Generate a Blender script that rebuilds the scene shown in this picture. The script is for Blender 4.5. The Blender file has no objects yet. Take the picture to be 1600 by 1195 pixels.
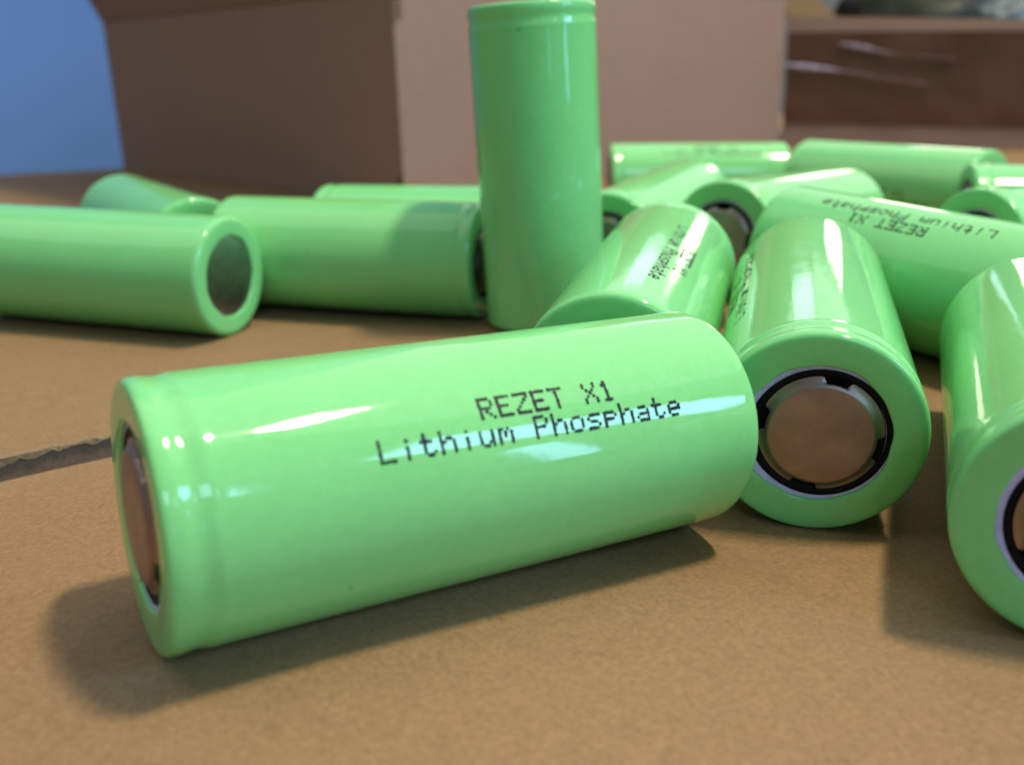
import bpy, bmesh, math, random
import numpy as np
from mathutils import Matrix, Quaternion, Vector

# ------------------------------------------------------------------ camera, world, lamps, exposure
S = 0.001                                        # measured in millimetres, built in metres
scene = bpy.context.scene
scene.render.engine = 'CYCLES'
PITCH, ROLL, CAM_H, F_PX = math.radians(18.4), math.radians(-1.7), 56.0, 1540.0
fw = Vector((0, math.cos(PITCH), -math.sin(PITCH)))
rt0 = Vector((1, 0, 0))
up0 = rt0.cross(fw)
rt = math.cos(ROLL) * rt0 + math.sin(ROLL) * up0
up = -math.sin(ROLL) * rt0 + math.cos(ROLL) * up0
cam_d = bpy.data.cameras.new('camera')
cam = bpy.data.objects.new('camera', cam_d)
scene.collection.objects.link(cam)
cam.matrix_world = Matrix(((rt.x, up.x, -fw.x, 0), (rt.y, up.y, -fw.y, 0), (rt.z, up.z, -fw.z, CAM_H * S), (0, 0, 0, 1)))
cam_d.sensor_fit = 'HORIZONTAL'
cam_d.sensor_width = 36.0
cam_d.lens = 36.0 * F_PX / 1600.0
cam_d.clip_start, cam_d.clip_end = 0.005, 50.0
cam_d.dof.use_dof = True
cam_d.dof.focus_distance = 0.122
cam_d.dof.aperture_fstop = 22.0
scene.camera = cam

world = bpy.data.worlds.new('World')
scene.world = world
world.use_nodes = True
wb = world.node_tree.nodes['Background']
wb.inputs['Color'].default_value = (0.60, 0.64, 0.62, 1)
wb.inputs['Strength'].default_value = 0.24

def area_lamp(name, az, el, dist, w_deg, h_deg, radiance, col, aim=(0, 150, 10), roll=0.0):
    """a lamp, window or added fill seen from the cells at azimuth az (0 = away from the camera, 90 = right) and elevation el"""
    a, e = math.radians(az), math.radians(el)
    d = Vector((math.sin(a) * math.cos(e), math.cos(a) * math.cos(e), math.sin(e)))
    ld = bpy.data.lights.new(name, 'AREA')
    ld.shape = 'RECTANGLE'
    ld.size = 2 * dist * math.tan(math.radians(w_deg / 2))
    ld.size_y = 2 * dist * math.tan(math.radians(h_deg / 2))
    ld.energy = radiance * math.pi * ld.size * ld.size_y
    ld.color = col
    o = bpy.data.objects.new(name, ld)
    o.location = Vector(aim) * S + d * dist
    o.rotation_euler = ((-d).to_track_quat('-Z', 'Y') @ Quaternion((0, 0, 1), math.radians(roll))).to_euler()
    scene.collection.objects.link(o)
    return o

SKY = (0.32, 0.62, 1.0)
area_lamp('ceiling_lamp', 92, 68, 1.5, 8.0, 3.4, 330, (1.0, 0.88, 0.68))
area_lamp('window_light', 112.5, 26, 1.6, 25, 9, 17, SKY, roll=-48)
area_lamp('window_light', 137.5, 29, 1.6, 2.2, 8, 14, SKY)
area_lamp('window_light', 119.5, 10, 1.6, 3.0, 15, 13, SKY)
area_lamp('window_light', 153, 8, 1.6, 1.4, 9, 8, SKY)
area_lamp('window_light', 168, 34, 1.6, 20, 10, 8, (0.42, 0.70, 1.0))
area_lamp('ceiling_bounce_fill', 0, 60, 1.8, 115, 84, 0.92, (0.98, 0.98, 1.0))  # added soft fill in place of bounce from the unseen ceiling
area_lamp('back_window', 15.0, 16, 0.78, 7.5, 12, 1.9, (0.62, 0.85, 1.0))
area_lamp('back_lamp', 27.2, 13, 0.78, 4.4, 6, 9, (1.0, 0.92, 0.74))

scene.view_settings.view_transform = 'Standard'
scene.view_settings.look = 'None'
scene.view_settings.exposure = 0.0
scene.view_settings.gamma = 1.0

# ------------------------------------------------------------------ measured poses of the sixteen cells (mm, degrees)
R, L = 13.1, 66.0
POSE = {
 'A': [-6.7, 99.425, 29.847, -3.258, 1.288],
 'B': [-91.886, 223.179, -18.666, -1.338, -0.656],
 'C': [-36.246, 232.665, -17.61, -0.676, -1.306],
 'G': [22.567, 161.219, 73.863, 2.568, 0.786],
 'H': [45.313, 142.775, 74.748, 2.783, -0.301],
 'I': [67.457, 114.06, 67.945, 0.69, -0.817],
 'J': [77.823, 177.998, -53.82, -3.202, 0.972],
 'E': [-95.424, 269.901, -54.5, -0.618, -0.844],
 'F': [-16.882, 254.37, -18.701, 0.19, -1.446],
 'K': [70.052, 246.774, 48.754, -2.882, 0.174],
 'L': [37.965, 257.721, 62.693, 1.139, -0.194],
 'M': [71.796, 377.684, -0.028, -1.223, -3.62],
 'N': [123.415, 320.02, -55.0, 0.3, -0.491],
 'O': [128.964, 221.637, 24.95, -2.987, -0.894],
 'P': [155.587, 260.347, -11.659, -2.333, -2.49],
 'D': [8.191, 213.2, -0.031, 0.022],
}
DROP = {'A': 0.05, 'B': 0.05, 'C': 0.05, 'G': 0.178, 'H': 0.049, 'I': 0.228, 'J': 0.05, 'E': 0.05, 'F': 0.05, 'K': 0.05, 'L': 0.05, 'M': 0.05, 'N': 0.226, 'O': 0.381, 'P': 0.05, 'D': 0.369}
FIELD = [2.4269, 2.2646, 1.6431, 0.6326, -0.549, -1.5908, -2.1993, 0.7026, 0.419, 0.1621, -0.0055, -0.0442, 0.0495, 0.243, -0.1926, -0.063, 0.0187, -0.0205, -0.1983, -0.4609, -0.6963, -0.3409, 0.2404, 0.8088, 1.2187, 1.372, 1.253, 0.9295, -2.539, -2.0315, -1.3486, -0.6186, 0.0429, 0.565, 0.9288, 0.6433, 0.9651, 1.2206, 1.2788, 1.0479, 0.5293, -0.1612, 1.1795, 1.2043, 0.7778, 0.0146, -0.8354, -1.4833, -1.7083, 0.2838, 0.0915, -0.0933, -0.234, -0.3075, -0.3109, -0.257, 0.3039, 0.5023, 0.538, 0.382, 0.0801, -0.2611, -0.514, 0.3201, 0.2947, 0.1082, -0.2989, -0.8753, -1.4643, -1.8607, -0.7997, -0.5822, -0.1557, 0.3302, 0.7437, 1.0178, 1.1627, 0.4425, 0.2238, -0.1555, -0.6599, -1.2148, -1.7239, -2.0951, 0.3046, 0.6566, 0.8613, 0.9235, 0.88, 0.7743, 0.6319, 0.4985, 0.4261, 0.4545, 0.5211, 0.5209, 0.3486, -0.0576, -0.7915, -0.2122, 0.0981, 0.0058, -0.4904, -1.268, -2.1296, -0.3921, -0.8231, -0.9423, -0.7724, -0.3311, 0.1949, 0.3594, 0.0907]
FIELD_SIGMA, FIELD_BASE = 48.0, -1.2

def axis_of(k):
    p = POSE[k]
    if k == 'D':
        a = Vector((p[2], p[3], 1)).normalized()
        return Vector((p[0], p[1], 0)) + a * (L / 2), a
    y, t = math.radians(p[2]), math.radians(p[3])
    return Vector((p[0], p[1], R + p[4])), Vector((math.cos(y) * math.cos(t), math.sin(y) * math.cos(t), math.sin(t)))

# the cardboard bows a little under the cells: a smooth height field
_c = []
for k in POSE:
    M, a = axis_of(k)
    if k == 'D':
        for t in np.linspace(0, 2 * np.pi, 9)[:-1]:
            _c.append((POSE[k][0] + R * math.cos(t), POSE[k][1] + R * math.sin(t)))
    else:
        for s in np.linspace(-1, 1, 7):
            e = M + a * float(s) * L / 2
            _c.append((e.x, e.y))
_c = np.array(_c)
FIELD = np.array(FIELD)

def board_height(x, y):
    q = np.stack([np.asarray(x, float).ravel(), np.asarray(y, float).ravel()], 1)
    k = np.exp(-((q[:, None] - _c[None]) ** 2).sum(2) / (2 * FIELD_SIGMA ** 2))
    return FIELD_BASE + k @ FIELD

# ------------------------------------------------------------------ materials
def new_mat(name):
    m = bpy.data.materials.new(name)
    m.use_nodes = True
    nt = m.node_tree
    return m, nt, nt.nodes['Principled BSDF']

def coords(nt, scale=(1, 1, 1)):
    tc = nt.nodes.new('ShaderNodeTexCoord')
    mp = nt.nodes.new('ShaderNodeMapping')
    mp.inputs['Scale'].default_value = scale
    nt.links.new(tc.outputs['Object'], mp.inputs['Vector'])
    return mp.outputs['Vector']

def noise(nt, vec, scale, detail=3, rough=0.55):
    n = nt.nodes.new('ShaderNodeTexNoise')
    n.inputs['Scale'].default_value = scale
    n.inputs['Detail'].default_value = detail
    n.inputs['Roughness'].default_value = rough
    nt.links.new(vec, n.inputs['Vector'])
    return n.outputs['Fac']

def ramp(nt, fac, stops):
    r = nt.nodes.new('ShaderNodeValToRGB')
    el = r.color_ramp.elements
    while len(el) < len(stops):
        el.new(0.5)
    for e, (p, c) in zip(el, stops):
        e.position = p
        e.color = (*c, 1)
    nt.links.new(fac, r.inputs['Fac'])
    return r.outputs['Color']

def mix(nt, a, b, fac, mode='MIX'):
    m = nt.nodes.new('ShaderNodeMix')
    m.data_type = 'RGBA'
    m.blend_type = mode
    if isinstance(fac, float):
        m.inputs[0].default_value = fac
    else:
        nt.links.new(fac, m.inputs[0])
    nt.links.new(a, m.inputs[6])
    nt.links.new(b, m.inputs[7])
    return m.outputs[2]

def bump(nt, bsdf, h, dist, strength=1.0, prev=None):
    b = nt.nodes.new('ShaderNodeBump')
    b.inputs['Strength'].default_value = strength
    b.inputs['Distance'].default_value = dist
    nt.links.new(h, b.inputs['Height'])
    if prev:
        nt.links.new(prev, b.inputs['Normal'])
    nt.links.new(b.outputs['Normal'], bsdf.inputs['Normal'])
    return b.outputs['Normal']

def cardboard(name, dark, mid, light, rough=0.75):
    m, nt, b = new_mat(name)
    v = coords(nt)
    fine = noise(nt, v, 1500, 4, 0.65)
    blot = noise(nt, v, 300, 4, 0.6)
    wide = noise(nt, v, 22, 3, 0.5)
    c1 = ramp(nt, fine, [(0.30, dark), (0.52, mid), (0.74, light)])
    c2 = ramp(nt, blot, [(0.28, tuple(x * 0.80 for x in mid)), (0.5, mid), (0.75, tuple(min(1, x * 1.16) for x in mid))])
    c3 = ramp(nt, wide, [(0.3, tuple(x * 0.92 for x in mid)), (0.7, tuple(min(1, x * 1.07) for x in mid))])
    c = mix(nt, mix(nt, c1, c2, 0.34), c3, 0.18)
    # a few darker fibres
    fib = noise(nt, coords(nt, (1, 0.35, 1)), 1500, 2, 0.5)
    fmask = ramp(nt, fib, [(0.66, (0, 0, 0)), (0.74, (1, 1, 1))])
    dk = nt.nodes.new('ShaderNodeRGB')
    dk.outputs[0].default_value = (*[x * 0.55 for x in mid], 1)
    mm = nt.nodes.new('ShaderNodeMath')
    mm.operation = 'MULTIPLY'
    mm.inputs[1].default_value = 0.5
    nt.links.new(fmask, mm.inputs[0])
    c = mix(nt, c, dk.outputs[0], mm.outputs[0])
    nt.links.new(c, b.inputs['Base Color'])
    b.inputs['Roughness'].default_value = rough
    b.inputs['Specular IOR Level'].default_value = 0.35
    n1 = bump(nt, b, fine, 0.00008, 0.6)
    n2 = bump(nt, b, blot, 0.00015, 0.4, n1)
    wv = nt.nodes.new('ShaderNodeTexWave')
    wv.inputs['Scale'].default_value = 44.0
    wv.inputs['Distortion'].default_value = 0.6
    rot = nt.nodes.new('ShaderNodeMapping')
    rot.inputs['Rotation'].default_value = (0, 0, math.radians(31))
    nt.links.new(v, rot.inputs['Vector'])
    nt.links.new(rot.outputs['Vector'], wv.inputs['Vector'])
    n3 = bump(nt, b, wv.outputs['Fac'], 0.00006, 0.5, n2)
    bump(nt, b, wide, 0.0012, 0.5, n3)
    return m

MAT_BOARD = cardboard('kraft_board', (0.185, 0.108, 0.044), (0.282, 0.170, 0.073), (0.385, 0.246, 0.115))
MAT_BOX = cardboard('box_board', (0.28, 0.168, 0.118), (0.34, 0.214, 0.155), (0.41, 0.268, 0.20))
MAT_EDGE = cardboard('cut_edge_board', (0.14, 0.088, 0.050), (0.245, 0.152, 0.088), (0.33, 0.215, 0.13))
MAT_TORN = cardboard('torn_paper', (0.10, 0.065, 0.035), (0.27, 0.18, 0.10), (0.46, 0.34, 0.22), 0.9)
MAT_UNDER = cardboard('lower_board', (0.16, 0.09, 0.04), (0.25, 0.15, 0.07), (0.32, 0.20, 0.10))

def plain(name, col, rough, metal=0.0, spec=0.5):
    m, nt, b = new_mat(name)
    b.inputs['Base Color'].default_value = (*col, 1)
    b.inputs['Roughness'].default_value = rough
    b.inputs['Metallic'].default_value = metal
    b.inputs['Specular IOR Level'].default_value = spec
    return m, nt, b

# shrink sleeve: glossy green film with faint waviness, scuffs, specks and a little tint from cell to cell
MAT_GREEN, nt, b = new_mat('green_shrink_sleeve')
oi = nt.nodes.new('ShaderNodeObjectInfo')
vadd = nt.nodes.new('ShaderNodeVectorMath')
vadd.operation = 'ADD'
vs_ = nt.nodes.new('ShaderNodeVectorMath')
vs_.operation = 'SCALE'
nt.links.new(oi.outputs['Location'], vs_.inputs[0])
vs_.inputs['Scale'].default_value = 7.0
nt.links.new(coords(nt), vadd.inputs[0])
nt.links.new(vs_.outputs[0], vadd.inputs[1])
v = vadd.outputs[0]
def stretch(sx):
    mp = nt.nodes.new('ShaderNodeMapping')
    mp.inputs['Scale'].default_value = (sx, 1, 1)
    nt.links.new(v, mp.inputs['Vector'])
    return mp.outputs['Vector']
cg = mix(nt, ramp(nt, noise(nt, v, 45, 3), [(0.3, (0.208, 0.652, 0.222)), (0.7, (0.235, 0.708, 0.250))]),
         ramp(nt, noise(nt, v, 900, 2), [(0.35, (0.208, 0.648, 0.220)), (0.65, (0.240, 0.712, 0.254))]), 0.4)
tint = ramp(nt, oi.outputs['Random'], [(0.0, (0.94, 0.96, 0.93)), (0.5, (1.0, 1.0, 1.0)), (1.0, (1.10, 1.02, 0.98))])
cg = mix(nt, cg, tint, 1.0, 'MULTIPLY')
speck = ramp(nt, noise(nt, v, 620, 1, 0.4), [(0.815, (1, 1, 1)), (0.84, (0.50, 0.56, 0.46))])
cg = mix(nt, cg, speck, 1.0, 'MULTIPLY')
nt.links.new(cg, b.inputs['Base Color'])
b.inputs['IOR'].default_value = 1.50
rr = mix(nt, ramp(nt, noise(nt, stretch(0.35), 260, 3), [(0.3, (0.045,) * 3), (0.75, (0.10,) * 3)]),
         ramp(nt, noise(nt, v, 55, 4, 0.65), [(0.50, (0.05,) * 3), (0.70, (0.21,) * 3)]), 0.4)
nt.links.new(rr, b.inputs['Roughness'])
n1 = bump(nt, b, noise(nt, stretch(0.28), 120, 2), 0.00014, 0.5)
n2 = bump(nt, b, noise(nt, stretch(0.5), 420, 2), 0.000030, 0.5, n1)
bump(nt, b, noise(nt, v, 1500, 2), 0.000006, 0.5, n2)

MAT_INK, nt, b = plain('black_ink', (0.006, 0.007, 0.010), 0.5, 0.0, 0.25)
nt.links.new(ramp(nt, noise(nt, coords(nt), 2500, 2), [(0.35, (0.003, 0.004, 0.006)), (0.7, (0.016, 0.019, 0.022))]), b.inputs['Base Color'])
MAT_RING, nt, b = plain('pale_insulator_paper', (0.52, 0.52, 0.80), 0.7)
nt.links.new(ramp(nt, noise(nt, coords(nt), 900, 3), [(0.3, (0.47, 0.47, 0.74)), (0.7, (0.57, 0.57, 0.86))]), b.inputs['Base Color'])
MAT_GASKET, nt, b = plain('black_gasket', (0.004, 0.004, 0.005), 0.6, 0.0, 0.12)
nt.links.new(ramp(nt, noise(nt, coords(nt), 900, 2), [(0.3, (0.003, 0.003, 0.004)), (0.7, (0.007, 0.007, 0.008))]), b.inputs['Base Color'])
MAT_CAP, nt, b = plain('nickel_cap', (0.36, 0.27, 0.235), 0.48, 1.0)
nt.links.new(ramp(nt, noise(nt, coords(nt, (1, 1, 6)), 300, 3), [(0.3, (0.40,) * 3), (0.7, (0.52,) * 3)]), b.inputs['Roughness'])
nt.links.new(ramp(nt, noise(nt, coords(nt), 260, 3), [(0.3, (0.31, 0.235, 0.205)), (0.7, (0.40, 0.305, 0.265))]), b.inputs['Base Color'])
MAT_CAN, nt, b = plain('steel_can_bottom', (0.36, 0.37, 0.36), 0.34, 1.0)
nt.links.new(ramp(nt, noise(nt, coords(nt), 600, 4), [(0.3, (0.30, 0.31, 0.30)), (0.7, (0.42, 0.43, 0.42))]), b.inputs['Base Color'])
MAT_WALL, nt, b = plain('sky_tinted_wall', (0.40, 0.56, 0.86), 0.8)  # white wall with the blue of the sky light put into its colour
nt.links.new(ramp(nt, noise(nt, coords(nt), 3, 4), [(0.3, (0.19, 0.39, 0.90)), (0.7, (0.24, 0.46, 0.97))]), b.inputs['Base Color'])
MAT_TAPE, nt, b = plain('brown_packing_tape', (0.105, 0.045, 0.026), 0.22)
bump(nt, b, noise(nt, coords(nt, (0.3, 1, 1)), 60, 3), 0.002, 0.5)
nt.links.new(ramp(nt, noise(nt, coords(nt), 30, 3), [(0.3, (0.095, 0.040, 0.024)), (0.7, (0.138, 0.060, 0.038))]), b.inputs['Base Color'])
MAT_GLINT, nt, b = plain('painted_tape_glint', (0.50, 0.46, 0.60), 0.25)  # pale lilac colour painted as the window's glint on the tape
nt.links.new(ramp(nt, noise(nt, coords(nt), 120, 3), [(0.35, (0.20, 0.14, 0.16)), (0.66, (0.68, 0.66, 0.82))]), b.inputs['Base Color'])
MAT_BAG, nt, b = plain('dark_green_bag', (0.022, 0.028, 0.012), 0.4)
nt.links.new(ramp(nt, noise(nt, coords(nt), 40, 3), [(0.3, (0.012, 0.016, 0.006)), (0.7, (0.035, 0.042, 0.018))]), b.inputs['Base Color'])
MAT_FILM, nt, b = plain('clear_grey_bag', (0.16, 0.22, 0.22), 0.45)
nt.links.new(ramp(nt, noise(nt, coords(nt), 60, 4), [(0.35, (0.05, 0.07, 0.07)), (0.65, (0.18, 0.24, 0.25))]), b.inputs['Base Color'])
MAT_TABLE, nt, b = plain('dark_table', (0.10, 0.055, 0.03), 0.5)
nt.links.new(ramp(nt, noise(nt, coords(nt, (1, 8, 1)), 20, 4), [(0.3, (0.07, 0.038, 0.02)), (0.7, (0.13, 0.07, 0.04))]), b.inputs['Base Color'])

# ------------------------------------------------------------------ object helpers
def link(name, mesh, mat, parent=None):
    o = bpy.data.objects.new(name, mesh)
    scene.collection.objects.link(o)
    if mat and not mesh.materials:
        mesh.materials.append(mat)
    if parent:
        o.parent = parent
    return o

def thing(name, label, cat, group=None, loc=(0, 0, 0)):
    o = bpy.data.objects.new(name, None)
    o.empty_display_size = 0.01
    o.location = loc
    scene.collection.objects.link(o)
    o['label'] = label
    o['category'] = cat
    if group:
        o['group'] = group
    return o

def mesh_from(name, verts, faces, smooth=True, mats=(), fmat=None):
    me = bpy.data.meshes.new(name)
    me.from_pydata([tuple(c * S for c in p) for p in verts], [], faces)
    for m in mats:
        me.materials.append(m)
    for i, p in enumerate(me.polygons):
        p.use_smooth = smooth
        if fmat:
            p.material_index = fmat[i]
    me.update()
    return me

def lathe(name, prof, seg, mat, smooth=True, close=True):
    """profile of (axial, radius) turned about the local X axis"""
    vs, fs = [], []
    n = len(prof)
    for j in range(seg):
        t = 2 * math.pi * j / seg
        for (u, r) in prof:
            vs.append((u - L / 2, r * math.cos(t), r * math.sin(t)))
    for j in range(seg):
        k = (j + 1) % seg
        for i in range(n - 1):
            fs.append((j * n + i, j * n + i + 1, k * n + i + 1, k * n + i))
    me = mesh_from(name, vs, fs, smooth, [mat])
    bm = bmesh.new()
    bm.from_mesh(me)
    bmesh.ops.remove_doubles(bm, verts=bm.verts, dist=1e-7)
    bmesh.ops.recalc_face_normals(bm, faces=bm.faces)
    bm.to_mesh(me)
    bm.free()
    return me

# ------------------------------------------------------------------ the setting: bowed cardboard with an open seam, table, wall
def seam(x):
    """near and far lip of the open seam between the two sheets"""
    yn = 127.3 + 0.66 * (x + 72.2)
    yf = 137.7 + 0.60 * (x + 77.2)
    t = min(1, max(0, (x + 45) / 40.0))
    t = t * t * (3 - 2 * t)
    g = (yf - yn) * (1 - t) + 0.6 * t
    base = 127.3 + 0.66 * (min(x, -5) + 72.2) + 0.60 * max(0, x + 5)
    return base, base + max(g, 0.6)

def far_edge(x):
    y = 592 + 0.27 * (x + 226)
    if x > -212:
        t = min(1, (x + 212) / 70.0)
        y = y + (900 - y) * (t * t * (3 - 2 * t))
    return y

rnd = random.Random(4)
def sheet(name, near):
    xs = np.concatenate([np.linspace(-460, -130, 20), np.linspace(-124, 120, 82), np.linspace(130, 470, 22)])
    ny = 70
    top = []
    for x in xs:
        yn, yf = seam(float(x))
        y0, y1 = (-260.0, yn) if near else (yf, far_edge(float(x)))
        if near:
            ts = 1 - (1 - np.linspace(0, 1, ny)) ** 1.3
        else:
            ts = np.linspace(0, 1, ny) ** 1.4
        wob = 0.0
        for t in ts:
            top.append((float(x), float(y0 + (y1 - y0) * t)))
    top = np.array(top)
    z = board_height(top[:, 0], top[:, 1])
    nx = len(xs)
    vs = [(p[0], p[1], h) for p, h in zip(top, z)] + [(p[0], p[1], h - 4.0) for p, h in zip(top, z)]
    off = len(top)
    fs, fm = [], []
    for i in range(nx - 1):
        for j in range(ny - 1):
            a, b2 = i * ny + j, (i + 1) * ny + j
            fs.append((a, b2, b2 + 1, a + 1)); fm.append(0)
            fs.append((off + a, off + a + 1, off + b2 + 1, off + b2)); fm.append(0)
    rim = [i * ny for i in range(nx)] + [(nx - 1) * ny + j for j in range(1, ny)] + [i * ny + ny - 1 for i in range(nx - 2, -1, -1)] + [j for j in range(ny - 2, 0, -1)]
    for a, b2 in zip(rim, rim[1:] + rim[:1]):
        fs.append((a, off + a, off + b2, b2)); fm.append(1)
    me = mesh_from(name, vs, fs, True, [MAT_BOARD, MAT_EDGE], fm)
    for p in me.polygons:
        if p.material_index == 1:
            p.use_smooth = False
    for e in me.edges:
        pass
    me.set_sharp_from_angle(angle=math.radians(40))
    o = link(name, me, None)
    o['kind'] = 'structure'
    return o

board_near = sheet('cardboard_surface', True)
board_far = sheet('cardboard_surface', False)

# ragged liner paper lifted along the far lip of the seam
def torn_strip():
    vs, fs = [], []
    xs = np.arange(-150, -20, 0.8)
    r = random.Random(11)
    w = 0.9
    for i, x in enumerate(xs):
        yf = seam(float(x))[1]
        h = float(board_height([x], [yf])[0])
        w += r.uniform(-0.35, 0.35)
        w = min(1.1, max(0.05, w))
        lift = max(0.02, 0.10 + 0.16 * math.sin(x * 0.35) + 0.1 * math.sin(x * 1.3) + r.uniform(-.08, .08))
        drop = 0.45 + 0.5 * math.sin(x * 0.23 + 1) + 0.35 * math.sin(x * 1.7) + r.uniform(-.45, .45)
        jag = r.uniform(-0.35, 0.35)
        vs += [(x, yf + w + 0.5, h + 0.03), (x, yf + 0.25 * w + jag, h + 0.06 + lift * r.uniform(0.3, 1.2)), (x, yf - 0.35 + 0.4 * jag, h + lift * r.uniform(0.1, 0.9)), (x, yf - 0.5, h - 0.2 - max(0, drop))]
    n = len(xs)
    for i in range(n - 1):
        for j in range(3):
            a = i * 4 + j
            fs.append((a, a + 4, a + 5, a + 1))
    me = mesh_from('torn_liner', vs, fs, False, [MAT_TORN])
    return link('torn_liner', me, None, board_far)
torn_strip()

def slab(name, poly, z0, z1, mat):
    n = len(poly)
    vs = [(x, y, z0) for x, y in poly] + [(x, y, z1) for x, y in poly]
    fs = [tuple(range(n - 1, -1, -1)), tuple(range(n, 2 * n))] + [(i, (i + 1) % n, n + (i + 1) % n, n + i) for i in range(n)]
    return mesh_from(name, vs, fs, False, [mat])

o = link('lower_cardboard_surface', slab('lower_board', [(-440, -240), (450, -240), (450, 880), (-130, 880), (-225, 560), (-440, 505)], -14.0, -10.5, MAT_UNDER), None)
o['kind'] = 'structure'
o = link('table_surface', slab('table_top', [(-460, -260), (470, -260), (470, 900), (-125, 900), (-222, 575), (-460, 515)], -40.0, -14.2, MAT_TABLE), None)
o['kind'] = 'structure'
o = link('wall', slab('wall', [(-1600, 1050), (-640, 1050), (-560, 1046), (-480, 1034), (-400, 1014), (-320, 988), (-60, 895), (-60, 1100), (-1600, 1100)], -800, 1500, MAT_WALL), None)
o['kind'] = 'structure'
for p in o.data.polygons:
    p.use_smooth = True
o.data.set_sharp_from_angle(angle=math.radians(30))

# ------------------------------------------------------------------ one cell, then copies
gro = []
for u in np.linspace(1.7, 6.2, 19):
    d = 0.19 * 0.5 * (1 + math.cos(math.pi * (u - 3.1) / 1.6)) if abs(u - 3.1) < 1.6 else 0.0
    d -= 0.03 * math.exp(-((u - 4.8) / 0.45) ** 2)
    gro.append((float(u), R - d))
prof = [(0.75, 8.85), (0.42, 8.85), (0.26, 8.92), (0.20, 9.1), (0.12, 10.4), (0.09, 11.9), (0.11, 12.35), (0.18, 12.62), (0.33, 12.84), (0.56, 12.98), (0.9, 13.06), (1.3, R)]
prof += gro
prof += [(float(u), R) for u in np.linspace(7.2, 63.9, 12)]
prof += [(64.8, 13.08), (65.25, 13.0), (65.6, 12.82), (65.82, 12.55), (65.93, 12.2), (65.95, 11.6), (65.90, 10.2), (65.84, 9.1), (65.78, 8.92), (65.62, 8.85), (65.2, 8.85)]
ME_SLEEVE = lathe('sleeve', prof, 112, MAT_GREEN)
for v_ in ME_SLEEVE.vertices:        # film is never perfectly round: uneven cut edge, slightly wandering bead
    r_ = math.hypot(v_.co.y, v_.co.z)
    t_ = math.atan2(v_.co.z, v_.co.y)
    u_ = v_.co.x / S + L / 2
    if r_ < 0.0105:
        k_ = (1 - (r_ / S - 8.85) / 1.65) * 0.012
        f_ = 1 + k_ * (math.sin(3 * t_ + 1 + u_) + 0.7 * math.sin(7 * t_ + 2) + 0.5 * math.sin(13 * t_))
        v_.co.y *= f_
        v_.co.z *= f_
    elif 1.2 < u_ < 7.0:
        v_.co.x += S * 0.14 * math.sin(2 * t_ + 0.6) * math.sin(math.pi * (u_ - 1.2) / 5.8)
    elif 8 < u_ < 62:
        f_ = 1 + 0.0011 * math.sin(2 * t_ + 0.11 * u_) * math.sin(math.pi * (u_ - 8) / 54)
        v_.co.y *= f_
        v_.co.z *= f_
ME_RING = lathe('insulator_ring', [(0.80, 8.05), (0.62, 8.05), (0.62, 9.7), (0.80, 9.7), (0.80, 8.05)], 64, MAT_RING)
ME_GASKET = lathe('gasket', [(0.95, 0.0), (0.95, 7.35), (0.66, 7.5), (0.52, 7.8), (0.50, 8.15), (0.56, 8.32), (1.1, 8.34)], 72, MAT_GASKET)
ME_CAN = lathe('can_bottom', [(65.50, 0.0), (65.50, 8.0), (65.42, 9.0), (65.2, 9.3), (64.8, 9.3)], 64, MAT_CAN)

def cap_mesh():
    seg = 180
    vs, fs = [], []
    prof_full = [(-0.12, 0.0), (-0.12, 3.4), (-0.12, 6.05), (-0.08, 6.26), (0.02, 6.40), (0.16, 6.56), (0.34, 6.78), (0.52, 7.02), (0.62, 7.42), (0.78, 7.46)]
    n = len(prof_full)
    for j in range(seg):
        t = 2 * math.pi * j / seg
        a = (math.degrees(t) % 90) - 45
        cut = max(0.0, min(1.0, (13.5 - abs(a)) / 3.0))
        for (u, r) in prof_full:
            lim = 7.46 - cut * 0.86
            rr = min(r, lim)
            uu = u if r <= lim else min(u, 0.34 + 0.3 * (1 - cut)) + 0.2 * cut
            vs.append((uu - L / 2, rr * math.cos(t), rr * math.sin(t)))
    for j in range(seg):
        k = (j + 1) % seg
        for i in range(n - 1):
            fs.append((j * n + i, j * n + i + 1, k * n + i + 1, k * n + i))
    me = mesh_from('positive_cap', vs, fs, True, [MAT_CAP])
    bm = bmesh.new(); bm.from_mesh(me)
    bmesh.ops.remove_doubles(bm, verts=bm.verts, dist=1e-7)
    bmesh.ops.recalc_face_normals(bm, faces=bm.faces)
    bm.to_mesh(me); bm.free()
    me.set_sharp_from_angle(angle=math.radians(35))
    return me
ME_CAP = cap_mesh()

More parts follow.
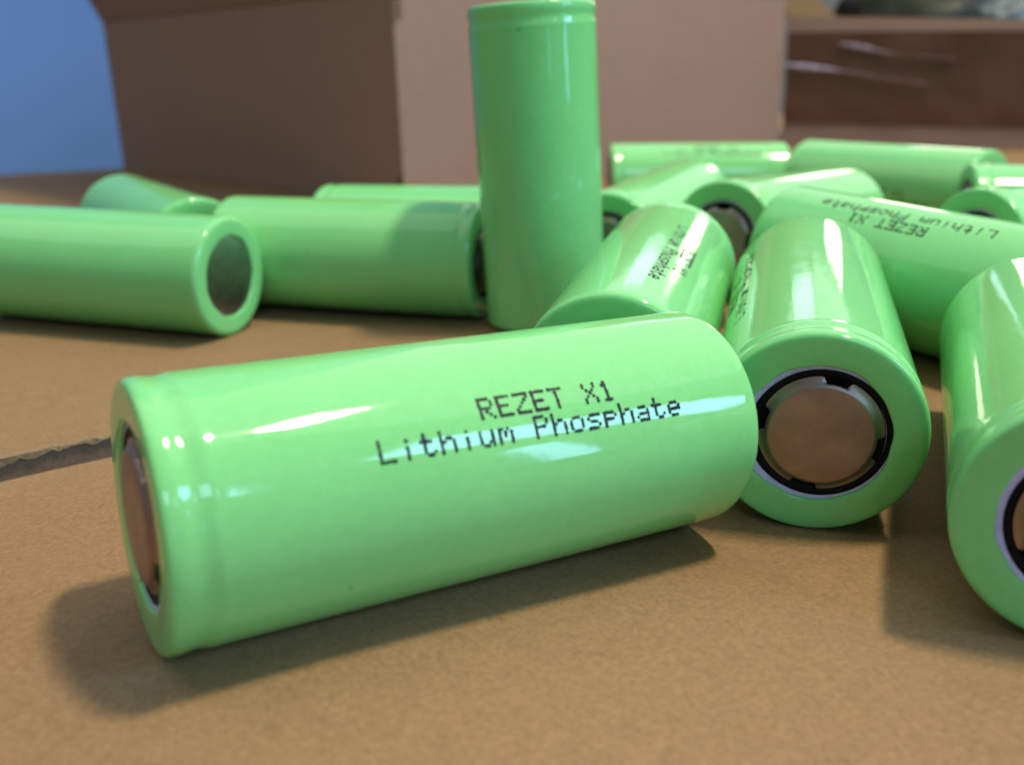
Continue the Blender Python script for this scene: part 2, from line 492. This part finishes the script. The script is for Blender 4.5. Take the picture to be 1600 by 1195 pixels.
FONT = {
 'R': ['####.', '#...#', '#...#', '####.', '#.#..', '#..#.', '#...#'],
 'E': ['#####', '#....', '#....', '####.', '#....', '#....', '#####'],
 'Z': ['#####', '....#', '...#.', '..#..', '.#...', '#....', '#####'],
 'T': ['#####', '..#..', '..#..', '..#..', '..#..', '..#..', '..#..'],
 'X': ['#...#', '#...#', '.#.#.', '..#..', '.#.#.', '#...#', '#...#'],
 '1': ['..#..', '.##..', '..#..', '..#..', '..#..', '..#..', '.###.'],
 'L': ['#....', '#....', '#....', '#....', '#....', '#....', '#####'],
 'i': ['.....', '..#..', '.....', '..#..', '..#..', '..#..', '..#..'],
 't': ['.#...', '.#...', '####.', '.#...', '.#...', '.#..#', '..##.'],
 'h': ['#....', '#....', '#.##.', '##..#', '#...#', '#...#', '#...#'],
 'u': ['.....', '.....', '#...#', '#...#', '#...#', '#..##', '.##.#'],
 'm': ['.....', '.....', '##.#.', '#.#.#', '#.#.#', '#...#', '#...#'],
 'P': ['####.', '#...#', '#...#', '####.', '#....', '#....', '#....'],
 'o': ['.....', '.....', '.###.', '#...#', '#...#', '#...#', '.###.'],
 's': ['.....', '.....', '.####', '#....', '.###.', '....#', '####.'],
 'p': ['.....', '.....', '####.', '#...#', '####.', '#....', '#....'],
 'a': ['.....', '.....', '.###.', '....#', '.####', '#...#', '.####'],
 'e': ['.....', '.....', '.###.', '#...#', '#####', '#....', '.###.'],
}

def text_mesh():
    """dot matrix print wrapped on the sleeve; the lower line's baseline lies along local -Y"""
    r = random.Random(3)
    vs, fs = [], []
    rad = R + 0.018
    def dot(s, arc):
        c = len(vs)
        dr = 0.228 + r.uniform(-0.045, 0.02)
        s += r.uniform(-.025, .025); arc += r.uniform(-.025, .025)
        for q in range(8):
            t = 2 * math.pi * q / 8
            a = (arc + dr * math.sin(t)) / R
            vs.append((s + dr * 0.95 * math.cos(t), -rad * math.cos(a), rad * math.sin(a)))
        fs.append(tuple(range(c, c + 8)))
    def line(txt, s0, base, pitch):
        for i, ch in enumerate(txt):
            if ch == ' ':
                continue
            for row in range(7):
                for col in range(5):
                    if FONT[ch][row][col] == '#':
                        dot(s0 + i * pitch + col * 0.335, base + (6 - row) * 0.335 - 0.013 * (s0 + i * pitch))
    line('Lithium Phosphate', -13.2, 0.0, 2.085)
    line('REZET X1', -2.0, 2.72, 2.045)
    return mesh_from('printed_text', vs, fs, False, [MAT_INK])
ME_TEXT = text_mesh()

GROUP = 'green lithium cells scattered over the cardboard'
# key: (axis sign from the vented end to the flat end, angle of the print, cap turn, label)
CELLS = {
 'A': (1, 26.2, 10, 'green cell lying in the foreground with its black print facing the camera'),
 'H': (1, 137, 15, 'green cell pointing its vented metal cap at the camera, touching the foreground cell'),
 'I': (1, 215, 40, 'large green cell cut off by the frame edge, nearest on the right'),
 'G': (-1, 108, 0, 'green cell behind the foreground one, print on top, white highlight, plain end facing camera'),
 'J': (-1, 110, 20, 'green cell lying crosswise on the right with upside-down black print'),
 'D': (-1, 90, 0, 'green cell standing upright, the only one on its end'),
 'B': (1, 260, 0, 'green cell running off the left edge, its grey flat end facing right'),
 'C': (-1, 240, 30, 'green cell lying between the grey-ended cell and the upright one'),
 'E': (1, 250, 0, 'small-looking green cell slanting behind the grey-ended one, beside the blue wall'),
 'F': (1, 270, 0, 'green cell mostly hidden, only a strip showing left of the upright cell'),
 'K': (1, 250, 25, 'green cell with dark cap hole, just behind the cell with the white highlight'),
 'L': (1, 240, 50, 'green cell slanting away right behind the upright cell, cap end partly hidden'),
 'M': (1, 47, 0, 'farthest green cell right of the upright one, with a long white highlight streak'),
 'N': (1, -16, 0, 'far green cell in front of the tape-covered box, faint print low on its side'),
 'O': (1, 250, 10, 'green cell at the right edge, cap hole half hidden by the crosswise cell'),
 'P': (1, 250, 0, 'green cell at the right edge, behind the one whose cap hole shows'),
}
first = True
rnd = random.Random(21)
for k, (sgn, phi, turn, label) in CELLS.items():
    M, a = axis_of(k)
    M = M - Vector((0, 0, DROP[k]))
    X = (a * sgn).normalized()
    if k == 'D':
        side = X.cross(Vector((0, 1, 0))).normalized()
    else:
        side = X.cross(Vector((0, 0, 1))).normalized()
    upv = side.cross(X)
    ph = math.radians(phi)
    outw = side * math.cos(ph) + upv * math.sin(ph)
    Y = -outw
    Z = X.cross(Y)
    root = thing('battery_cell', label, 'battery', GROUP)
    root.matrix_world = Matrix(((X.x, Y.x, Z.x, M.x * S), (X.y, Y.y, Z.y, M.y * S), (X.z, Y.z, Z.z, M.z * S), (0, 0, 0, 1)))
    link('sleeve', ME_SLEEVE, None, root)
    ring = link('insulator_ring', ME_RING, None, root)
    gas = link('gasket', ME_GASKET, None, root)
    cap = link('positive_cap', ME_CAP, None, root)
    if k in 'HI':        # the cap sits off the sleeve's opening, showing more of the pale ring on one side
        right = Vector((1, 0, 0.12)) * (0.52 if k == 'H' else 0.22)
    else:
        ang = rnd.uniform(0, 6.28)
        right = (side * math.cos(ang) + upv * math.sin(ang)) * 0.18
    dy, dz = right.dot(Y), right.dot(Z)
    gas.location = (0, dy * S, dz * S)
    cap.location = (0, dy * S, dz * S)
    cap.rotation_euler = (math.radians(turn), 0, 0)
    link('can_bottom', ME_CAN, None, root)
    link('printed_text', ME_TEXT, None, root)

# ------------------------------------------------------------------ cartons behind the cells
def panel(name, p0, p1, z0, z1, th, mat, parent, tilt=0.0, fall=0.0):
    """upright board from p0 to p1 (mm, top view), bowed very slightly"""
    p0, p1 = Vector((*p0, 0)), Vector((*p1, 0))
    d = (p1 - p0).normalized()
    n = Vector((d.y, -d.x, 0))
    vs, fs = [], []
    nu, nv = 14, 6
    W = (p1 - p0).length
    for layer in (0, 1):
        for i in range(nu + 1):
            for j in range(nv + 1):
                u, v2 = i / nu, j / nv
                bow = 1.2 * math.sin(math.pi * u) * math.sin(math.pi * v2)
                q = p0 + d * (W * u) + n * (bow - layer * th + tilt * v2)
                vs.append((q.x, q.y, z0 + (z1 - fall * u - z0) * v2))
    m = (nu + 1) * (nv + 1)
    idx = lambda l, i, j: l * m + i * (nv + 1) + j
    for i in range(nu):
        for j in range(nv):
            fs.append((idx(0, i, j), idx(0, i + 1, j), idx(0, i + 1, j + 1), idx(0, i, j + 1)))
            fs.append((idx(1, i, j), idx(1, i, j + 1), idx(1, i + 1, j + 1), idx(1, i + 1, j)))
    for i in range(nu):
        for j in (0, nv):
            fs.append((idx(0, i, j), idx(0, i + 1, j), idx(1, i + 1, j), idx(1, i, j)))
    for j in range(nv):
        for i in (0, nu):
            fs.append((idx(0, i, j), idx(1, i, j), idx(1, i, j + 1), idx(0, i, j + 1)))
    me = mesh_from(name, vs, fs, True, [mat])
    bm = bmesh.new(); bm.from_mesh(me)
    bmesh.ops.recalc_face_normals(bm, faces=bm.faces)
    bm.to_mesh(me); bm.free()
    me.set_sharp_from_angle(angle=math.radians(40))
    return link(name, me, None, parent)

def quad_board(name, pts4, th, mat, parent):
    """a flat board through four corner points, th thick"""
    p = [Vector(q) for q in pts4]
    n = (p[1] - p[0]).cross(p[3] - p[0]).normalized() * th
    vs = [tuple(q) for q in p] + [tuple(q - n) for q in p]
    fs = [(0, 1, 2, 3), (7, 6, 5, 4), (0, 4, 5, 1), (1, 5, 6, 2), (2, 6, 7, 3), (3, 7, 4, 0)]
    return link(name, mesh_from(name, vs, fs, False, [mat]), None, parent)

AL = math.radians(44)
c0 = Vector((-41, 400))
dr = Vector((math.cos(AL), math.sin(AL)))
dl = Vector((-math.sin(AL), math.cos(AL)))
cr = c0 + dr * 281
cl = c0 + dl * 262
cb = cr + dl * 262
BZ0, BZ1 = -1.0, 81.5
box = thing('cardboard_box', 'large open brown carton with one dark side and one pale side, behind the cells', 'box')
panel('side_panel', c0, cr, BZ0, BZ1, 4, MAT_BOX, box)
panel('side_panel', cl, c0 - dr * 0 , BZ0, BZ1 - 0.4, 4, MAT_BOX, box)
panel('side_panel', cr + dl * 4.2, cb, BZ0, BZ1 - 0.2, 4, MAT_BOX, box)
panel('side_panel', cb - dr * 4.2, cl + dr * 4.2, BZ0, BZ1 - 0.3, 4, MAT_BOX, box)
quad_board('bottom_panel', [(c0.x, c0.y + 8, 1.5), (cr.x - 8, cr.y, 1.5), (cb.x, cb.y - 8, 1.5), (cl.x + 8, cl.y, 1.5)], 2, MAT_BOX, box)
# flaps: left one leaning out, the rear one standing up, the right one folded out towards the other carton
f0, f1 = cl, c0
quad_board('flap', [(f0.x - 0.6, f0.y - 0.6, BZ1 - 1.2), (f1.x - 0.6, f1.y - 0.6, BZ1 - 1.2), (f1.x - 30, f1.y - 30, BZ1 + 92), (f0.x - 34, f0.y - 26, BZ1 + 92)], 3, MAT_BOX, box)
quad_board('flap', [(cl.x + 8, cl.y, BZ1), (cb.x, cb.y - 4, BZ1), (cb.x, cb.y + 6, BZ1 + 80), (cl.x + 8, cl.y + 10, BZ1 + 80)], 3, MAT_BOARD, box)
quad_board('flap', [(cr.x + 0.5, cr.y + 5, BZ1 - 0.5), (cb.x + 2, cb.y + 2, BZ1 - 0.5), (cb.x + 22, cb.y + 22, BZ1 + 105), (cr.x + 24, cr.y + 26, BZ1 + 105)], 3, MAT_BOARD, box)

box2 = thing('cardboard_box', 'smaller carton on the right with a wide glossy brown tape band', 'box')
e0, e1 = Vector((cr.x + 3, cr.y + 3)), Vector((cr.x + 160, cr.y - 66))
ed = (e1 - e0).normalized()
en = Vector((ed.y, -ed.x))
bd = Vector((-ed.y, ed.x))
e2, e3 = e1 + bd * 130, e0 + bd * 130
Z2 = 72.0
FALL = 9.0
panel('side_panel', e0, e1, BZ0, Z2, 4, MAT_BOX, box2, 0.0, FALL)
panel('side_panel', e1 + bd * 4.2, e2, BZ0, Z2 - FALL - .3, 4, MAT_BOX, box2)
panel('side_panel', e2 - ed * 4.2, e3 + ed * 4.2, BZ0, Z2 - FALL - .2, 4, MAT_BOX, box2, 0.0, -FALL)
panel('side_panel', e3, e0 + bd * 4.2, BZ0, Z2 - .4, 4, MAT_BOX, box2)
quad_board('bottom_panel', [(e0.x + 6, e0.y + 8, 1.5), (e1.x - 6, e1.y + 8, 1.5), (e2.x - 6, e2.y - 8, 1.5), (e3.x + 6, e3.y - 8, 1.5)], 2, MAT_BOX, box2)
# tape band with two raised pale strips, window glints painted into their colour
def tape():
    vs, fs = [], []
    nu, nv = 60, 24
    W = (e1 - e0).length
    za, zb = 13.0, 63.5
    for i in range(nu + 1):
        for j in range(nv + 1):
            u, v2 = i / nu, j / nv
            z = za - 3.5 * u + (zb - 4.5 * u - za + 3.5 * u) * v2
            bow = 1.2 * math.sin(math.pi * u) * math.sin(math.pi * (z - BZ0) / (Z2 - BZ0))
            rip = 0.25 * math.sin(u * 23 + v2 * 4) * math.sin(v2 * 9 + u * 5)
            q = e0 + ed * (W * u) + en * (bow + 0.7 + rip)
            vs.append((q.x, q.y, z))
    for i in range(nu):
        for j in range(nv):
            a = i * (nv + 1) + j
            fs.append((a, a + nv + 1, a + nv + 2, a + 1))
    return link('tape_band', mesh_from('tape_band', vs, fs, True, [MAT_TAPE]), None, box2)
tb = tape()
def glint_strip(u0, u1, z0, z1, wid, seed):
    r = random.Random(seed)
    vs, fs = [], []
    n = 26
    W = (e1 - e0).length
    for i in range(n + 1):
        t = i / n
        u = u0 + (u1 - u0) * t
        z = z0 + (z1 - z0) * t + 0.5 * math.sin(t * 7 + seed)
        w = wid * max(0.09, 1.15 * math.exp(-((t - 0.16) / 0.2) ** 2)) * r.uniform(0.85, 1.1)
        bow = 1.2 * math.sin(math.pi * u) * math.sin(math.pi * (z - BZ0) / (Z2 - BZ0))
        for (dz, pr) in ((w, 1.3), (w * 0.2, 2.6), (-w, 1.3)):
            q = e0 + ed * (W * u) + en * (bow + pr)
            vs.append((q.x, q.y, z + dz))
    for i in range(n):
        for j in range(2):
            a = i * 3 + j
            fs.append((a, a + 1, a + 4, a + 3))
    return link('tape_glint', mesh_from('tape_glint', vs, fs, True, [MAT_GLINT]), None, tb)
glint_strip(0.17, 0.52, 55.5, 46.0, 1.2, 1)
glint_strip(0.0, 0.46, 46.0, 34.0, 1.2, 5)
quad_board('flap', [(e0.x + 2, e0.y + 6, Z2 - 2), (e0.x + 30, e0.y + 4, Z2 - 2), (e0.x + 10, e0.y + 10, Z2 + 18), (e0.x - 5, e0.y + 11, Z2 + 18)], 3, MAT_BOARD, box2)

def lump(name, label, cat, c, rad, mat, seed, amp=0.22, flat=1.0):
    bm = bmesh.new()
    bmesh.ops.create_icosphere(bm, subdivisions=5, radius=1.0)
    from mathutils import noise as mn
    off = Vector((seed * 3.1, seed * 1.7, seed))
    for v3 in bm.verts:
        d = v3.co.normalized()
        h = 1 + amp * mn.ridged_multi_fractal(d * 1.6 + off, 1.0, 2.0, 4, 1.0, 2.0) * 0.45 - amp * 0.4
        v3.co = Vector((d.x * rad[0] * h, d.y * rad[1] * h, max(d.z * rad[2] * h, -rad[2]))) * S
    me = bpy.data.meshes.new(name)
    bm.to_mesh(me); bm.free()
    for p in me.polygons:
        p.use_smooth = True
    me.materials.append(mat)
    o = link(name, me, None)
    o.location = Vector(c) * S
    o['label'] = label
    o['category'] = cat
    return o
mid2 = (e0 + e1 + e2 + e3) / 4
lump('plastic_bag', 'dark green crumpled plastic bag filling the smaller carton', 'bag', (mid2.x + 6, mid2.y + 8, 62), (76, 46, 60), MAT_BAG, 2)
lump('clear_bag', 'greyish clear plastic bag poking over the rim of the smaller carton', 'bag', (mid2.x + 14, mid2.y - 44, 62), (24, 12, 16), MAT_FILM, 7, 0.3)
